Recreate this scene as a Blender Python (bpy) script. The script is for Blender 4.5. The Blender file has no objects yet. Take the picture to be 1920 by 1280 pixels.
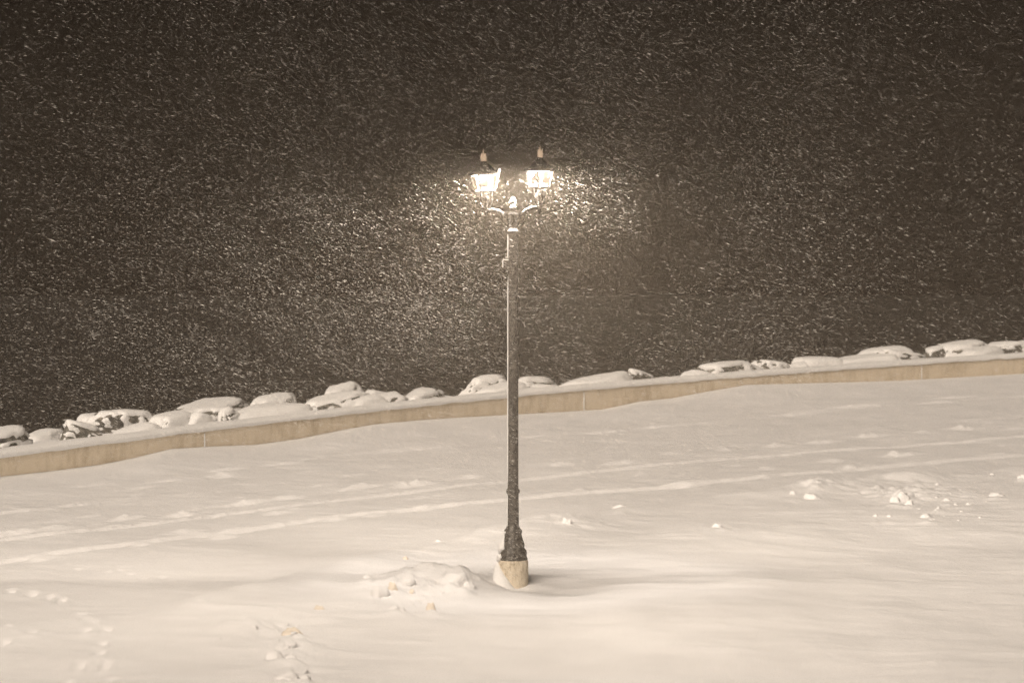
import bpy, math, random
import numpy as np
from mathutils import Vector, Matrix, noise

S = bpy.context.scene
COL = S.collection
R = math.radians
rng = np.random.default_rng(7)
random.seed(7)

# ------------------------------------------------------------------ camera
CAM = Vector((-0.015, -38.8, 5.3))
PITCH = R(2.9)
cd = bpy.data.cameras.new('camera'); cam = bpy.data.objects.new('camera', cd); COL.objects.link(cam)
cam.location = CAM; cam.rotation_euler = (R(90) - PITCH, 0, 0)
cd.lens = 100; cd.sensor_width = 36; cd.clip_start = 0.5; cd.clip_end = 3000
cd.dof.use_dof = True; cd.dof.focus_distance = 38.8; cd.dof.aperture_fstop = 2.6
S.camera = cam

# ------------------------------------------------------------------ world, sun, exposure
W = bpy.data.worlds.new('World'); S.world = W; W.use_nodes = True
nt = W.node_tree; nt.nodes.clear()
out = nt.nodes.new('ShaderNodeOutputWorld'); bg = nt.nodes.new('ShaderNodeBackground')
sky = nt.nodes.new('ShaderNodeTexSky'); sky.sky_type = 'NISHITA'; sky.sun_disc = False
sky.sun_elevation = R(-6); sky.sun_rotation = R(200)
mx = nt.nodes.new('ShaderNodeMix'); mx.data_type = 'RGBA'; mx.inputs[0].default_value = 0.9
mx.inputs[7].default_value = (0.20, 0.135, 0.095, 1)      # snow clouds over the town, lit warm from below
nt.links.new(sky.outputs[0], mx.inputs[6]); nt.links.new(mx.outputs[2], bg.inputs[0])
bg.inputs[1].default_value = 0.026
nt.links.new(bg.outputs[0], out.inputs[0])

sd = bpy.data.lights.new('night_fill', 'SUN'); night_fill = bpy.data.objects.new('night_fill', sd); COL.objects.link(night_fill)
sd.energy = 3.7; sd.angle = R(42); sd.color = (1.0, 0.87, 0.73)  # broad added fill, standing in for skyglow and street lamps out of view
night_fill.rotation_euler = Vector((0.30, 0.72, -0.64)).to_track_quat('-Z', 'Y').to_euler()

S.view_settings.view_transform = 'Standard'; S.view_settings.look = 'None'
S.view_settings.exposure = 0; S.view_settings.gamma = 1
S.cycles.use_denoising = True; S.cycles.denoiser = 'OPENIMAGEDENOISE'; S.cycles.denoising_prefilter = 'NONE'; S.cycles.denoising_input_passes = 'RGB_ALBEDO'
S.cycles.use_adaptive_sampling = False
S.cycles.max_bounces = 5; S.cycles.diffuse_bounces = 2; S.cycles.volume_bounces = 1
S.cycles.transparent_max_bounces = 12
S.cycles.sample_clamp_indirect = 3.0
LAMP_W = 1900.0          # watts of each lantern lamp
HAZE = 0.0019

# ------------------------------------------------------------------ helpers
def ray(px, py):
    """direction (y = 1) through a pixel of the 1920 x 1280 photograph"""
    u = (px - 960) / 5333.3; v = (640 - py) / 5333.3
    c, s = math.cos(PITCH), math.sin(PITCH)
    y = c + v * s; z = v * c - s
    return u / y, z / y
def on_plane(px, py, z=0.0):
    u, w = ray(px, py); d = (z - CAM.z) / w
    return CAM.x + u * d, CAM.y + d
def at_y(px, py, Y):
    u, w = ray(px, py); d = Y - CAM.y
    return CAM.x + u * d, CAM.z + w * d

def mesh_obj(name, verts, faces, mat=None, parent=None, smooth=True):
    me = bpy.data.meshes.new(name)
    me.from_pydata([tuple(v) for v in verts], [], [tuple(f) for f in faces]); me.update()
    if mat: me.materials.append(mat)
    if smooth:
        me.polygons.foreach_set('use_smooth', [True] * len(me.polygons))
    o = bpy.data.objects.new(name, me); COL.objects.link(o)
    if parent: o.parent = parent
    return o
def fast_mesh(name, V, F, mat, parent=None, smooth=True):
    """V (n,3), F (m,k) numpy"""
    me = bpy.data.meshes.new(name)
    k = F.shape[1]
    me.vertices.add(len(V)); me.vertices.foreach_set('co', V.astype(np.float32).ravel())
    me.loops.add(F.size); me.loops.foreach_set('vertex_index', F.astype(np.int32).ravel())
    me.polygons.add(len(F)); me.polygons.foreach_set('loop_start', np.arange(0, F.size, k, dtype=np.int32))
    me.polygons.foreach_set('use_smooth', np.full(len(F), smooth))
    me.update(calc_edges=True); me.materials.append(mat)
    o = bpy.data.objects.new(name, me); COL.objects.link(o)
    if parent: o.parent = parent
    return o
def empty(name, loc):
    o = bpy.data.objects.new(name, None); COL.objects.link(o); o.location = loc; return o
def tag(o, label=None, cat=None, group=None, kind=None):
    for k, v in (('label', label), ('category', cat), ('group', group), ('kind', kind)):
        if v: o[k] = v
    return o

class MB:
    def __init__(s): s.v = []; s.f = []
    def add(s, vs, fs):
        n = len(s.v); s.v += [tuple(v) for v in vs]; s.f += [tuple(i + n for i in f) for f in fs]
    def lathe(s, prof, cx=0, cy=0, n=24, flute=0.0, nf=12, phase=0.0):
        rows = []
        for r, z in prof:
            rows.append([(cx + r * (1 + flute * math.cos(nf * a)) * math.cos(a + phase), cy + r * (1 + flute * math.cos(nf * a)) * math.sin(a + phase), z)
                         for a in (2 * math.pi * i / n for i in range(n))])
        vs = [p for row in rows for p in row]; fs = []
        for j in range(len(prof) - 1):
            for i in range(n):
                a = j * n + i; b = j * n + (i + 1) % n
                fs.append((a, b, b + n, a + n))
        fs.append(tuple(reversed(range(n)))); fs.append(tuple((len(prof) - 1) * n + i for i in range(n)))
        s.add(vs, fs)
    def box(s, x0, x1, y0, y1, z0, z1):
        vs = [(x, y, z) for z in (z0, z1) for x, y in ((x0, y0), (x1, y0), (x1, y1), (x0, y1))]
        s.add(vs, [(3, 2, 1, 0), (4, 5, 6, 7), (0, 1, 5, 4), (1, 2, 6, 5), (2, 3, 7, 6), (3, 0, 4, 7)])
    def tube(s, pts, rad, n=10):
        pts = [Vector(p) for p in pts]; rr = rad if isinstance(rad, (list, tuple)) else [rad] * len(pts)
        vs = []; fs = []
        for i, p in enumerate(pts):
            t = (pts[min(i + 1, len(pts) - 1)] - pts[max(i - 1, 0)]).normalized()
            a = t.cross(Vector((0.13, 1, 0.05))).normalized(); b = t.cross(a)
            for k in range(n):
                q = 2 * math.pi * k / n
                vs.append(p + (a * math.cos(q) + b * math.sin(q)) * rr[i])
        for i in range(len(pts) - 1):
            for k in range(n):
                a0 = i * n + k; b0 = i * n + (k + 1) % n
                fs.append((a0, b0, b0 + n, a0 + n))
        fs.append(tuple(reversed(range(n)))); fs.append(tuple((len(pts) - 1) * n + k for k in range(n)))
        s.add(vs, fs)
    def build(s, name, mat, parent=None, smooth=True, bevel=0):
        o = mesh_obj(name, s.v, s.f, mat, parent, smooth)
        if smooth: 
            m = o.modifiers.new('edges', 'EDGE_SPLIT'); m.split_angle = R(40)
        return o

# value noise in numpy
def vnoise(x, y, seed=0):
    xi = np.floor(x).astype(np.int64); yi = np.floor(y).astype(np.int64)
    xf = x - xi; yf = y - yi
    u = xf * xf * xf * (xf * (xf * 6 - 15) + 10); v = yf * yf * yf * (yf * (yf * 6 - 15) + 10)
    def h(a, b):
        n = (a * 374761393 + b * 668265263 + seed * 982451653) & 0x7fffffff
        n = ((n ^ (n >> 13)) * 1274126177) & 0x7fffffff
        n = n ^ (n >> 16)
        return (n & 0xffff) / 32767.5 - 1.0
    return (h(xi, yi) * (1 - u) + h(xi + 1, yi) * u) * (1 - v) + (h(xi, yi + 1) * (1 - u) + h(xi + 1, yi + 1) * u) * v
def sstep(a, b, x):
    t = np.clip((x - a) / (b - a), 0, 1); return t * t * (3 - 2 * t)

# ------------------------------------------------------------------ materials
def mat(name):
    m = bpy.data.materials.new(name); m.use_nodes = True
    t = m.node_tree; b = t.nodes['Principled BSDF']; return m, t, b
def N(t, kind, **kw):
    n = t.nodes.new(kind)
    for k, v in kw.items(): setattr(n, k, v)
    return n

def snow_mat(name, scale=9.0, bump=0.25, col=(0.80, 0.79, 0.79, 1)):
    m, t, b = mat(name)
    b.inputs['Roughness'].default_value = 0.75; b.inputs['Specular IOR Level'].default_value = 0.25
    tc = N(t, 'ShaderNodeTexCoord')
    n1 = N(t, 'ShaderNodeTexNoise'); n1.inputs['Scale'].default_value = scale; n1.inputs['Detail'].default_value = 8; n1.inputs['Roughness'].default_value = 0.65
    n2 = N(t, 'ShaderNodeTexNoise'); n2.inputs['Scale'].default_value = 0.9; n2.inputs['Detail'].default_value = 5
    t.links.new(tc.outputs['Object'], n1.inputs[0]); t.links.new(tc.outputs['Object'], n2.inputs[0])
    r = N(t, 'ShaderNodeValToRGB'); r.color_ramp.elements[0].position = 0.3; r.color_ramp.elements[1].position = 0.7
    r.color_ramp.elements[0].color = tuple(c * 0.93 for c in col[:3]) + (1,); r.color_ramp.elements[1].color = col
    t.links.new(n2.outputs[0], r.inputs[0]); t.links.new(r.outputs[0], b.inputs['Base Color'])
    bp = N(t, 'ShaderNodeBump'); bp.inputs['Strength'].default_value = bump; bp.inputs['Distance'].default_value = 0.03
    mp = N(t, 'ShaderNodeMapping'); mp.inputs['Scale'].default_value = (1.0, 3.2, 1.0); mp.inputs['Rotation'].default_value = (0, 0, 0.22)
    n3 = N(t, 'ShaderNodeTexNoise'); n3.inputs['Scale'].default_value = 2.4; n3.inputs['Detail'].default_value = 9; n3.inputs['Roughness'].default_value = 0.6
    t.links.new(tc.outputs['Object'], mp.inputs[0]); t.links.new(mp.outputs[0], n3.inputs[0])
    bp2 = N(t, 'ShaderNodeBump'); bp2.inputs['Strength'].default_value = 0.35; bp2.inputs['Distance'].default_value = 0.06
    t.links.new(n3.outputs[0], bp2.inputs['Height']); t.links.new(bp2.outputs[0], bp.inputs['Normal'])
    t.links.new(n1.outputs[0], bp.inputs['Height']); t.links.new(bp.outputs[0], b.inputs['Normal'])
    return m
M_SNOW = snow_mat('packed_snow', 18, 0.7)
M_DRIFT = snow_mat('fresh_snow', 14, 0.2, (0.82, 0.81, 0.80, 1))
M_SHADE_SNOW = snow_mat('shade_tinted_snow', 14, 0.3, (0.74, 0.67, 0.58, 1))  # orange tone of the lumps' shaded sides, put into the snow colour

def concrete(name, base, dark, k=1.0):
    m, t, b = mat(name); b.inputs['Roughness'].default_value = 0.9
    tc = N(t, 'ShaderNodeTexCoord'); mp = N(t, 'ShaderNodeMapping'); mp.inputs['Scale'].default_value = (2.2, 2.2, 0.9)
    t.links.new(tc.outputs['Object'], mp.inputs[0])
    n1 = N(t, 'ShaderNodeTexNoise'); n1.inputs['Scale'].default_value = 1.6 * k; n1.inputs['Detail'].default_value = 6; n1.inputs['Roughness'].default_value = 0.7
    t.links.new(mp.outputs[0], n1.inputs[0])
    n2 = N(t, 'ShaderNodeTexNoise'); n2.inputs['Scale'].default_value = 28; n2.inputs['Detail'].default_value = 5
    t.links.new(tc.outputs['Object'], n2.inputs[0])
    n3 = N(t, 'ShaderNodeTexNoise'); n3.inputs['Scale'].default_value = 0.35 * k; n3.inputs['Detail'].default_value = 4
    t.links.new(tc.outputs['Object'], n3.inputs[0])
    mul = N(t, 'ShaderNodeMath', operation='MULTIPLY_ADD'); mul.inputs[1].default_value = 0.35
    t.links.new(n2.outputs[0], mul.inputs[0]); t.links.new(n1.outputs[0], mul.inputs[2])
    ad = N(t, 'ShaderNodeMath', operation='MULTIPLY_ADD'); ad.inputs[1].default_value = 0.4
    t.links.new(n3.outputs[0], ad.inputs[0]); t.links.new(mul.outputs[0], ad.inputs[2])
    r = N(t, 'ShaderNodeValToRGB'); r.color_ramp.elements[0].position = 0.66; r.color_ramp.elements[1].position = 0.92
    r.color_ramp.elements[0].color = dark; r.color_ramp.elements[1].color = base
    t.links.new(ad.outputs[0], r.inputs[0]); t.links.new(r.outputs[0], b.inputs['Base Color'])
    bp = N(t, 'ShaderNodeBump'); bp.inputs['Strength'].default_value = 0.4; bp.inputs['Distance'].default_value = 0.01
    t.links.new(n2.outputs[0], bp.inputs['Height']); t.links.new(bp.outputs[0], b.inputs['Normal'])
    return m
M_WALL = concrete('seawall_concrete', (0.78, 0.67, 0.52, 1), (0.56, 0.46, 0.33, 1))
M_FOOT = concrete('footing_concrete', (0.64, 0.56, 0.44, 1), (0.33, 0.27, 0.19, 1), 6.0)

M_ROCK, t, b = mat('dark_rock'); b.inputs['Roughness'].default_value = 0.85
tc = N(t, 'ShaderNodeTexCoord'); n1 = N(t, 'ShaderNodeTexNoise'); n1.inputs['Scale'].default_value = 7; n1.inputs['Detail'].default_value = 8
t.links.new(tc.outputs['Object'], n1.inputs[0])
r = N(t, 'ShaderNodeValToRGB'); r.color_ramp.elements[0].position = 0.35; r.color_ramp.elements[1].position = 0.75
r.color_ramp.elements[0].color = (0.045, 0.045, 0.042, 1); r.color_ramp.elements[1].color = (0.22, 0.20, 0.17, 1)
t.links.new(n1.outputs[0], r.inputs[0]); t.links.new(r.outputs[0], b.inputs['Base Color'])
bp = N(t, 'ShaderNodeBump'); bp.inputs['Strength'].default_value = 0.8; bp.inputs['Distance'].default_value = 0.05
t.links.new(n1.outputs[0], bp.inputs['Height']); t.links.new(bp.outputs[0], b.inputs['Normal'])

M_IRON, t, b = mat('painted_iron'); b.inputs['Metallic'].default_value = 0.2; b.inputs['Roughness'].default_value = 0.5
tc = N(t, 'ShaderNodeTexCoord'); n1 = N(t, 'ShaderNodeTexNoise'); n1.inputs['Scale'].default_value = 22; n1.inputs['Detail'].default_value = 7
t.links.new(tc.outputs['Object'], n1.inputs[0])
r = N(t, 'ShaderNodeValToRGB'); r.color_ramp.elements[0].position = 0.38; r.color_ramp.elements[1].position = 0.66
r.color_ramp.elements[0].color = (0.040, 0.036, 0.032, 1); r.color_ramp.elements[1].color = (0.14, 0.126, 0.11, 1)   # wind-blown frost specks
t.links.new(n1.outputs[0], r.inputs[0]); t.links.new(r.outputs[0], b.inputs['Base Color'])

M_DARK, t, b = mat('dark_iron'); b.inputs['Base Color'].default_value = (0.014, 0.013, 0.012, 1); b.inputs['Roughness'].default_value = 0.7; b.inputs['Specular IOR Level'].default_value = 0.15
M_CAPBLOCK, t, b = mat('tan_metal'); b.inputs['Base Color'].default_value = (0.45, 0.36, 0.28, 1); b.inputs['Roughness'].default_value = 0.7

M_GLASS = bpy.data.materials.new('lantern_glass'); M_GLASS.use_nodes = True; t = M_GLASS.node_tree; t.nodes.clear()
o_ = N(t, 'ShaderNodeOutputMaterial'); mxs = N(t, 'ShaderNodeMixShader'); tr = N(t, 'ShaderNodeBsdfTransparent'); gl = N(t, 'ShaderNodeBsdfGlossy')
mxs.inputs[0].default_value = 0.05
gl.inputs['Roughness'].default_value = 0.01; tr.inputs[0].default_value = (0.97, 0.96, 0.94, 1)
t.links.new(tr.outputs[0], mxs.inputs[1]); t.links.new(gl.outputs[0], mxs.inputs[2]); t.links.new(mxs.outputs[0], o_.inputs[0])

M_BULB, t, b = mat('lamp_lens'); b.inputs['Emission Color'].default_value = (1, 0.86, 0.68, 1); b.inputs['Emission Strength'].default_value = 60
M_TRAY, t, b = mat('white_enamel'); b.inputs['Base Color'].default_value = (0.75, 0.74, 0.72, 1); b.inputs['Roughness'].default_value = 0.5

M_FROST = bpy.data.materials.new('frosted_glass'); M_FROST.use_nodes = True; t = M_FROST.node_tree; t.nodes.clear()
o_ = N(t, 'ShaderNodeOutputMaterial'); m1 = N(t, 'ShaderNodeMixShader'); m2 = N(t, 'ShaderNodeMixShader'); d_ = N(t, 'ShaderNodeBsdfDiffuse'); l_ = N(t, 'ShaderNodeBsdfTranslucent'); tr = N(t, 'ShaderNodeBsdfTransparent')
m1.inputs[0].default_value = 0.5; m2.inputs[0].default_value = 0.8
t.links.new(d_.outputs[0], m1.inputs[1]); t.links.new(l_.outputs[0], m1.inputs[2]); t.links.new(m1.outputs[0], m2.inputs[1]); t.links.new(tr.outputs[0], m2.inputs[2]); t.links.new(m2.outputs[0], o_.inputs[0])

M_WATER, t, b = mat('lake_water'); b.inputs['Base Color'].default_value = (0.02, 0.019, 0.018, 1); b.inputs['Roughness'].default_value = 0.35
n1 = N(t, 'ShaderNodeTexNoise'); n1.inputs['Scale'].default_value = 0.6; n1.inputs['Detail'].default_value = 5
bp = N(t, 'ShaderNodeBump'); bp.inputs['Strength'].default_value = 0.6; bp.inputs['Distance'].default_value = 0.3
tc = N(t, 'ShaderNodeTexCoord'); t.links.new(tc.outputs['Object'], n1.inputs[0])
t.links.new(n1.outputs[0], bp.inputs['Height']); t.links.new(bp.outputs[0], b.inputs['Normal'])

M_FLAKE = bpy.data.materials.new('snowflake'); M_FLAKE.use_nodes = True; t = M_FLAKE.node_tree; t.nodes.clear()
o_ = N(t, 'ShaderNodeOutputMaterial'); mxs = N(t, 'ShaderNodeMixShader'); df = N(t, 'ShaderNodeBsdfDiffuse'); tl = N(t, 'ShaderNodeBsdfTranslucent')
df.inputs[0].default_value = (0.85, 0.82, 0.78, 1); tl.inputs[0].default_value = (0.85, 0.82, 0.78, 1)
mxs.inputs[0].default_value = 0.4
t.links.new(df.outputs[0], mxs.inputs[1]); t.links.new(tl.outputs[0], mxs.inputs[2]); t.links.new(mxs.outputs[0], o_.inputs[0])

# ------------------------------------------------------------------ the wall's course
ZT = 0.45
top_px = [(0, 860), (190, 832), (380, 806), (690, 772), (955, 745), (1095, 735), (1380, 705), (1725, 683), (1920, 670)]
pw = np.array([on_plane(x, y, ZT) for x, y in top_px])
coef = np.polyfit(pw[:, 0], pw[:, 1], 3)
XA, XB = pw[0, 0], pw[-1, 0]
dcoef = np.polyder(coef)
def wall_y(X):
    X = np.asarray(X, float); Xc = np.clip(X, XA, XB)
    return np.polyval(coef, Xc) + (X - Xc) * np.polyval(dcoef, Xc)
def wall_s(X, Y):
    """signed distance from the wall's face, positive on the lake side"""
    sl = np.polyval(dcoef, np.clip(X, XA, XB))
    return (Y - wall_y(X)) / np.sqrt(1 + sl * sl)
bot_px = [(0, 893), (100, 882), (190, 870), (250, 858), (320, 841), (400, 836), (480, 833), (560, 822), (640, 806), (700, 795), (800, 786),
          (955, 777), (1050, 772), (1130, 767), (1200, 752), (1260, 746), (1330, 733), (1400, 721), (1480, 719), (1600, 716), (1690, 713), (1800, 707), (1920, 700)]
bx, bz = [], []
for x, y in bot_px:
    u, w = ray(x, y)
    lo, hi = 30.0, 130.0
    for _ in range(50):
        d = (lo + hi) / 2
        if CAM.y + d < float(wall_y(CAM.x + u * d)): lo = d
        else: hi = d
    bx.append(CAM.x + u * d); bz.append(CAM.z + w * d)
bx, bz = np.array(bx), np.array(bz)

CH = [
 (598, 1136, 22, 14, 'small tan lump at the top of the column of lumps left of the lamp', M_SHADE_SNOW),
 (626, 1139, 16, 10, 'tiny pale lump beside the top of the left column of lumps', M_DRIFT),
 (548, 1174, 38, 24, 'tan pyramid shaped lump in the column of lumps at lower left', M_SHADE_SNOW),
 (543, 1201, 28, 14, 'small white lump under the tan pyramid shaped one', M_DRIFT),
 (514, 1219, 34, 28, 'left half of the pair of big lumps at lower left', M_DRIFT),
 (545, 1221, 38, 28, 'right half of the pair of big lumps at lower left', M_DRIFT),
 (538, 1262, 56, 26, 'lowest of the lumps, near the bottom edge', M_DRIFT),
 (572, 1266, 26, 20, 'small lump at the right end of the lowest one', M_DRIFT),
 (477, 1176, 16, 10, 'small crumbled lump left of the tan pyramid shaped one', M_DRIFT),
 (412, 1195, 6, 6, 'pebble sized lump far left of the column of lumps', M_DRIFT),
 (712, 1098, 38, 24, 'upturned lump heading the cluster between column and lamp', M_DRIFT),
 (736, 1096, 18, 18, 'tan lump right of the upturned one', M_SHADE_SNOW),
 (764, 1076, 28, 20, 'rough lump at the top of the cluster left of the lamp', M_DRIFT),
 (738, 1132, 26, 12, 'flat lump below the upturned one', M_DRIFT),
 (754, 1134, 12, 14, 'narrow lump right of the flat one', M_DRIFT),
 (808, 1128, 20, 22, 'tan egg shaped lump alone left of the footing', M_SHADE_SNOW),
 (772, 1111, 10, 8, 'tiny lump above the tan egg shaped one', M_SHADE_SNOW),
 (688, 1078, 18, 10, 'small lump left of the cluster', M_DRIFT),
 (760, 1044, 12, 8, 'tiny lump on the ploughed edge left of the lamp', M_SHADE_SNOW),
 (852, 1080, 66, 34, 'large bright mound of broken snow closest to the lamp on the left', M_DRIFT),
 (876, 1092, 32, 22, 'bright lump at the right foot of the large mound', M_DRIFT),
 (822, 1008, 16, 8, 'tiny lump beyond the ploughed edge left of the post', M_DRIFT),
 (1062, 970, 20, 16, 'pale lump just right of the post', M_DRIFT),
 (1344, 983, 20, 10, 'single small lump in the smooth snow right of the post', M_DRIFT),
 (1486, 925, 15, 8, 'small lump left of the pointed white one', M_DRIFT),
 (1523, 906, 38, 17, 'pointed white lump on the crest at right', M_DRIFT),
 (1690, 915, 34, 26, 'biggest lump on the right, upright with a shaded side', M_DRIFT),
 (1678, 932, 26, 18, 'lump at the left foot of the biggest right hand one', M_DRIFT),
 (1704, 936, 20, 16, 'lump at the right foot of the biggest right hand one', M_DRIFT),
 (1736, 964, 26, 12, 'pointed lump below the biggest right hand one', M_DRIFT),
 (1641, 966, 8, 7, 'left of two tiny lumps below the biggest right hand one', M_DRIFT),
 (1667, 966, 9, 7, 'right of two tiny lumps below the biggest right hand one', M_DRIFT),
 (1759, 949, 10, 7, 'tiny lump up and right of the pointed low one', M_DRIFT),
 (1775, 935, 16, 8, 'small lump midway between the biggest one and the right edge', M_DRIFT),
 (1792, 942, 9, 7, 'tiny lump in the short line at right', M_DRIFT),
 (1816, 941, 13, 8, 'last lump of the short line at right', M_DRIFT),
 (1868, 923, 30, 11, 'long low lump towards the right edge', M_DRIFT),
 (1860, 887, 10, 6, 'tiny lump on the crest near the right edge', M_DRIFT),
 (1917, 890, 22, 12, 'lump cut by the right edge of the photo', M_DRIFT),
 (1165, 940, 36, 12, 'low pale lump on the crest right of the post', M_DRIFT),
]
skirts = []
for px, py, w, h, lab, m in CH:
    x, y = on_plane(px, py + h / 2, 0.15); d = y - CAM.y
    skirts.append((x, y, max(0.12, w * d / 5333 * 0.62), h * d / 5333 * 0.33))
skirts += [(on_plane(px, py, 0.1)[0], on_plane(px, py, 0.1)[1], r_, h_) for px, py, r_, h_ in
           [(720, 1105, 0.45, 0.05), (760, 1085, 0.5, 0.06), (545, 1205, 0.5, 0.05), (540, 1262, 0.5, 0.05), (1690, 925, 0.7, 0.07), (1720, 915, 1.4, 0.03), (1520, 912, 0.6, 0.05), (1340, 985, 0.7, 0.03), (1060, 975, 0.7, 0.05), (470, 1170, 0.5, 0.07), (850, 1085, 0.6, 0.07)]]

# ------------------------------------------------------------------ ground height
def curve_y(pts, z=0.0):
    P = np.array([on_plane(x, y, z) for x, y in pts]); o = np.argsort(P[:, 0]); return P[o, 0], P[o, 1]
ex_, ey_ = curve_y([(-900, 1240), (-100, 1180), (250, 1165), (400, 1130), (500, 1092), (600, 1060), (720, 1034), (850, 1012), (1000, 975), (1180, 942), (1400, 930), (1540, 913), (1700, 893), (1920, 884), (2600, 850)])
edge_x = np.linspace(-40, 40, 400); ey_ = np.interp(edge_x, ex_, ey_)
kk = np.exp(-np.linspace(-2.5, 2.5, 41) ** 2); kk /= kk.sum(); edge_y = np.convolve(np.pad(ey_, 20, 'edge'), kk, 'valid')
tr1 = curve_y([(-400, 1065), (0, 1012), (300, 978), (640, 935), (955, 899), (1400, 857), (1920, 818), (2400, 785)])
tr2 = curve_y([(-400, 1110), (0, 1052), (270, 1016), (450, 992), (640, 966), (800, 950), (1060, 925), (1400, 899), (1720, 868), (1920, 850), (2400, 815)])
tr3 = curve_y([(-400, 1030), (0, 990), (300, 915), (570, 858), (900, 826), (1400, 785), (1600, 766), (1900, 742), (2400, 705)])
tr4 = curve_y([(-400, 1040), (0, 1000), (640, 916), (960, 880), (1400, 832), (1600, 808), (1920, 780), (2400, 740)])
tsx = np.linspace(-20, 30, 200); tsl = np.gradient(np.interp(tsx, *tr1), tsx); tsl = np.convolve(np.pad(tsl, 12, 'edge'), np.ones(25) / 25, 'valid')
rd = random.Random(5)
dashes = []      # x, y, length, width, height
def dash(px, py, lpx, h=0.03, w=0.11):
    x, y = on_plane(px, py); d = y - CAM.y; dashes.append((x + rd.uniform(-0.15, 0.15), y + rd.uniform(-0.3, 0.3), lpx * d / 5333 * rd.uniform(0.8, 1.7), w * rd.uniform(0.7, 1.1), h * rd.uniform(0.45, 1.0)))
for px, py in [(20, 1000), (100, 986), (225, 966), (340, 958), (450, 940), (555, 929), (660, 913), (768, 906), (870, 892), (1060, 872), (1165, 868), (1260, 852), (1355, 845),
               (1450, 834), (1548, 829), (1633, 817), (1725, 812), (1812, 803), (1900, 800)]:
    dash(px, py, 42, 0.05)
for px, py in [(160, 912), (240, 915), (130, 945), (50, 962), (300, 902), (432, 884), (520, 873), (570, 860), (735, 846), (820, 838), (1135, 808), (1225, 800), (1465, 776), (1525, 770), (1580, 764), (1630, 762), (1750, 756), (1800, 746), (1910, 743)]:
    dash(px, py, 55, 0.035, 0.07)
for px, py in [(70, 1044), (260, 1015), (370, 1000), (450, 990), (640, 968), (705, 960), (800, 951), (1100, 921), (1270, 912), (1430, 896), (1580, 880), (1730, 867), (1875, 853), (420, 893), (340, 993), (520, 963), (430, 1005), (1290, 905), (1665, 852), (1565, 865), (1690, 850), (1440, 878)]:
    dash(px, py, 34, 0.04, 0.12)
for k in range(90):
    px = rd.uniform(-40, 1960); py = float(np.interp(px, [0, 640, 960, 1400, 1920], [1012, 935, 899, 857, 818])) + rd.triangular(-95, 45, -20) * (1 if px < 900 else 0.8)
    dash(px, py, rd.uniform(12, 60), rd.uniform(0.008, 0.022), rd.uniform(0.04, 0.09))
dips = []        # footprints: x, y, rx, ry, depth
def dip(px, py, wpx, ry=0.2, dep=0.05):
    x, y = on_plane(px, py, 0.1); d = y - CAM.y; dips.append((x, y, wpx * d / 5333, ry, dep))
for i, (px, py) in enumerate([(128, 1044), (146, 1054), (165, 1050), (180, 1057), (205, 1061), (228, 1058), (247, 1065), (268, 1072), (305, 1070), (320, 1076), (343, 1088), (360, 1100), (380, 1108), (375, 1128)]):
    dip(px, py, 7, 0.09, 0.035)
for px, py in [(20, 1097), (60, 1103), (95, 1108), (115, 1113), (150, 1140), (162, 1150), (176, 1158), (200, 1172), (190, 1198), (187, 1216), (196, 1236), (205, 1262), (198, 1280), (160, 1175), (150, 1235), (125, 1262), (15, 1170), (8, 1200), (60, 1180)]:
    dip(px, py, 10, 0.2, 0.085)

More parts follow.
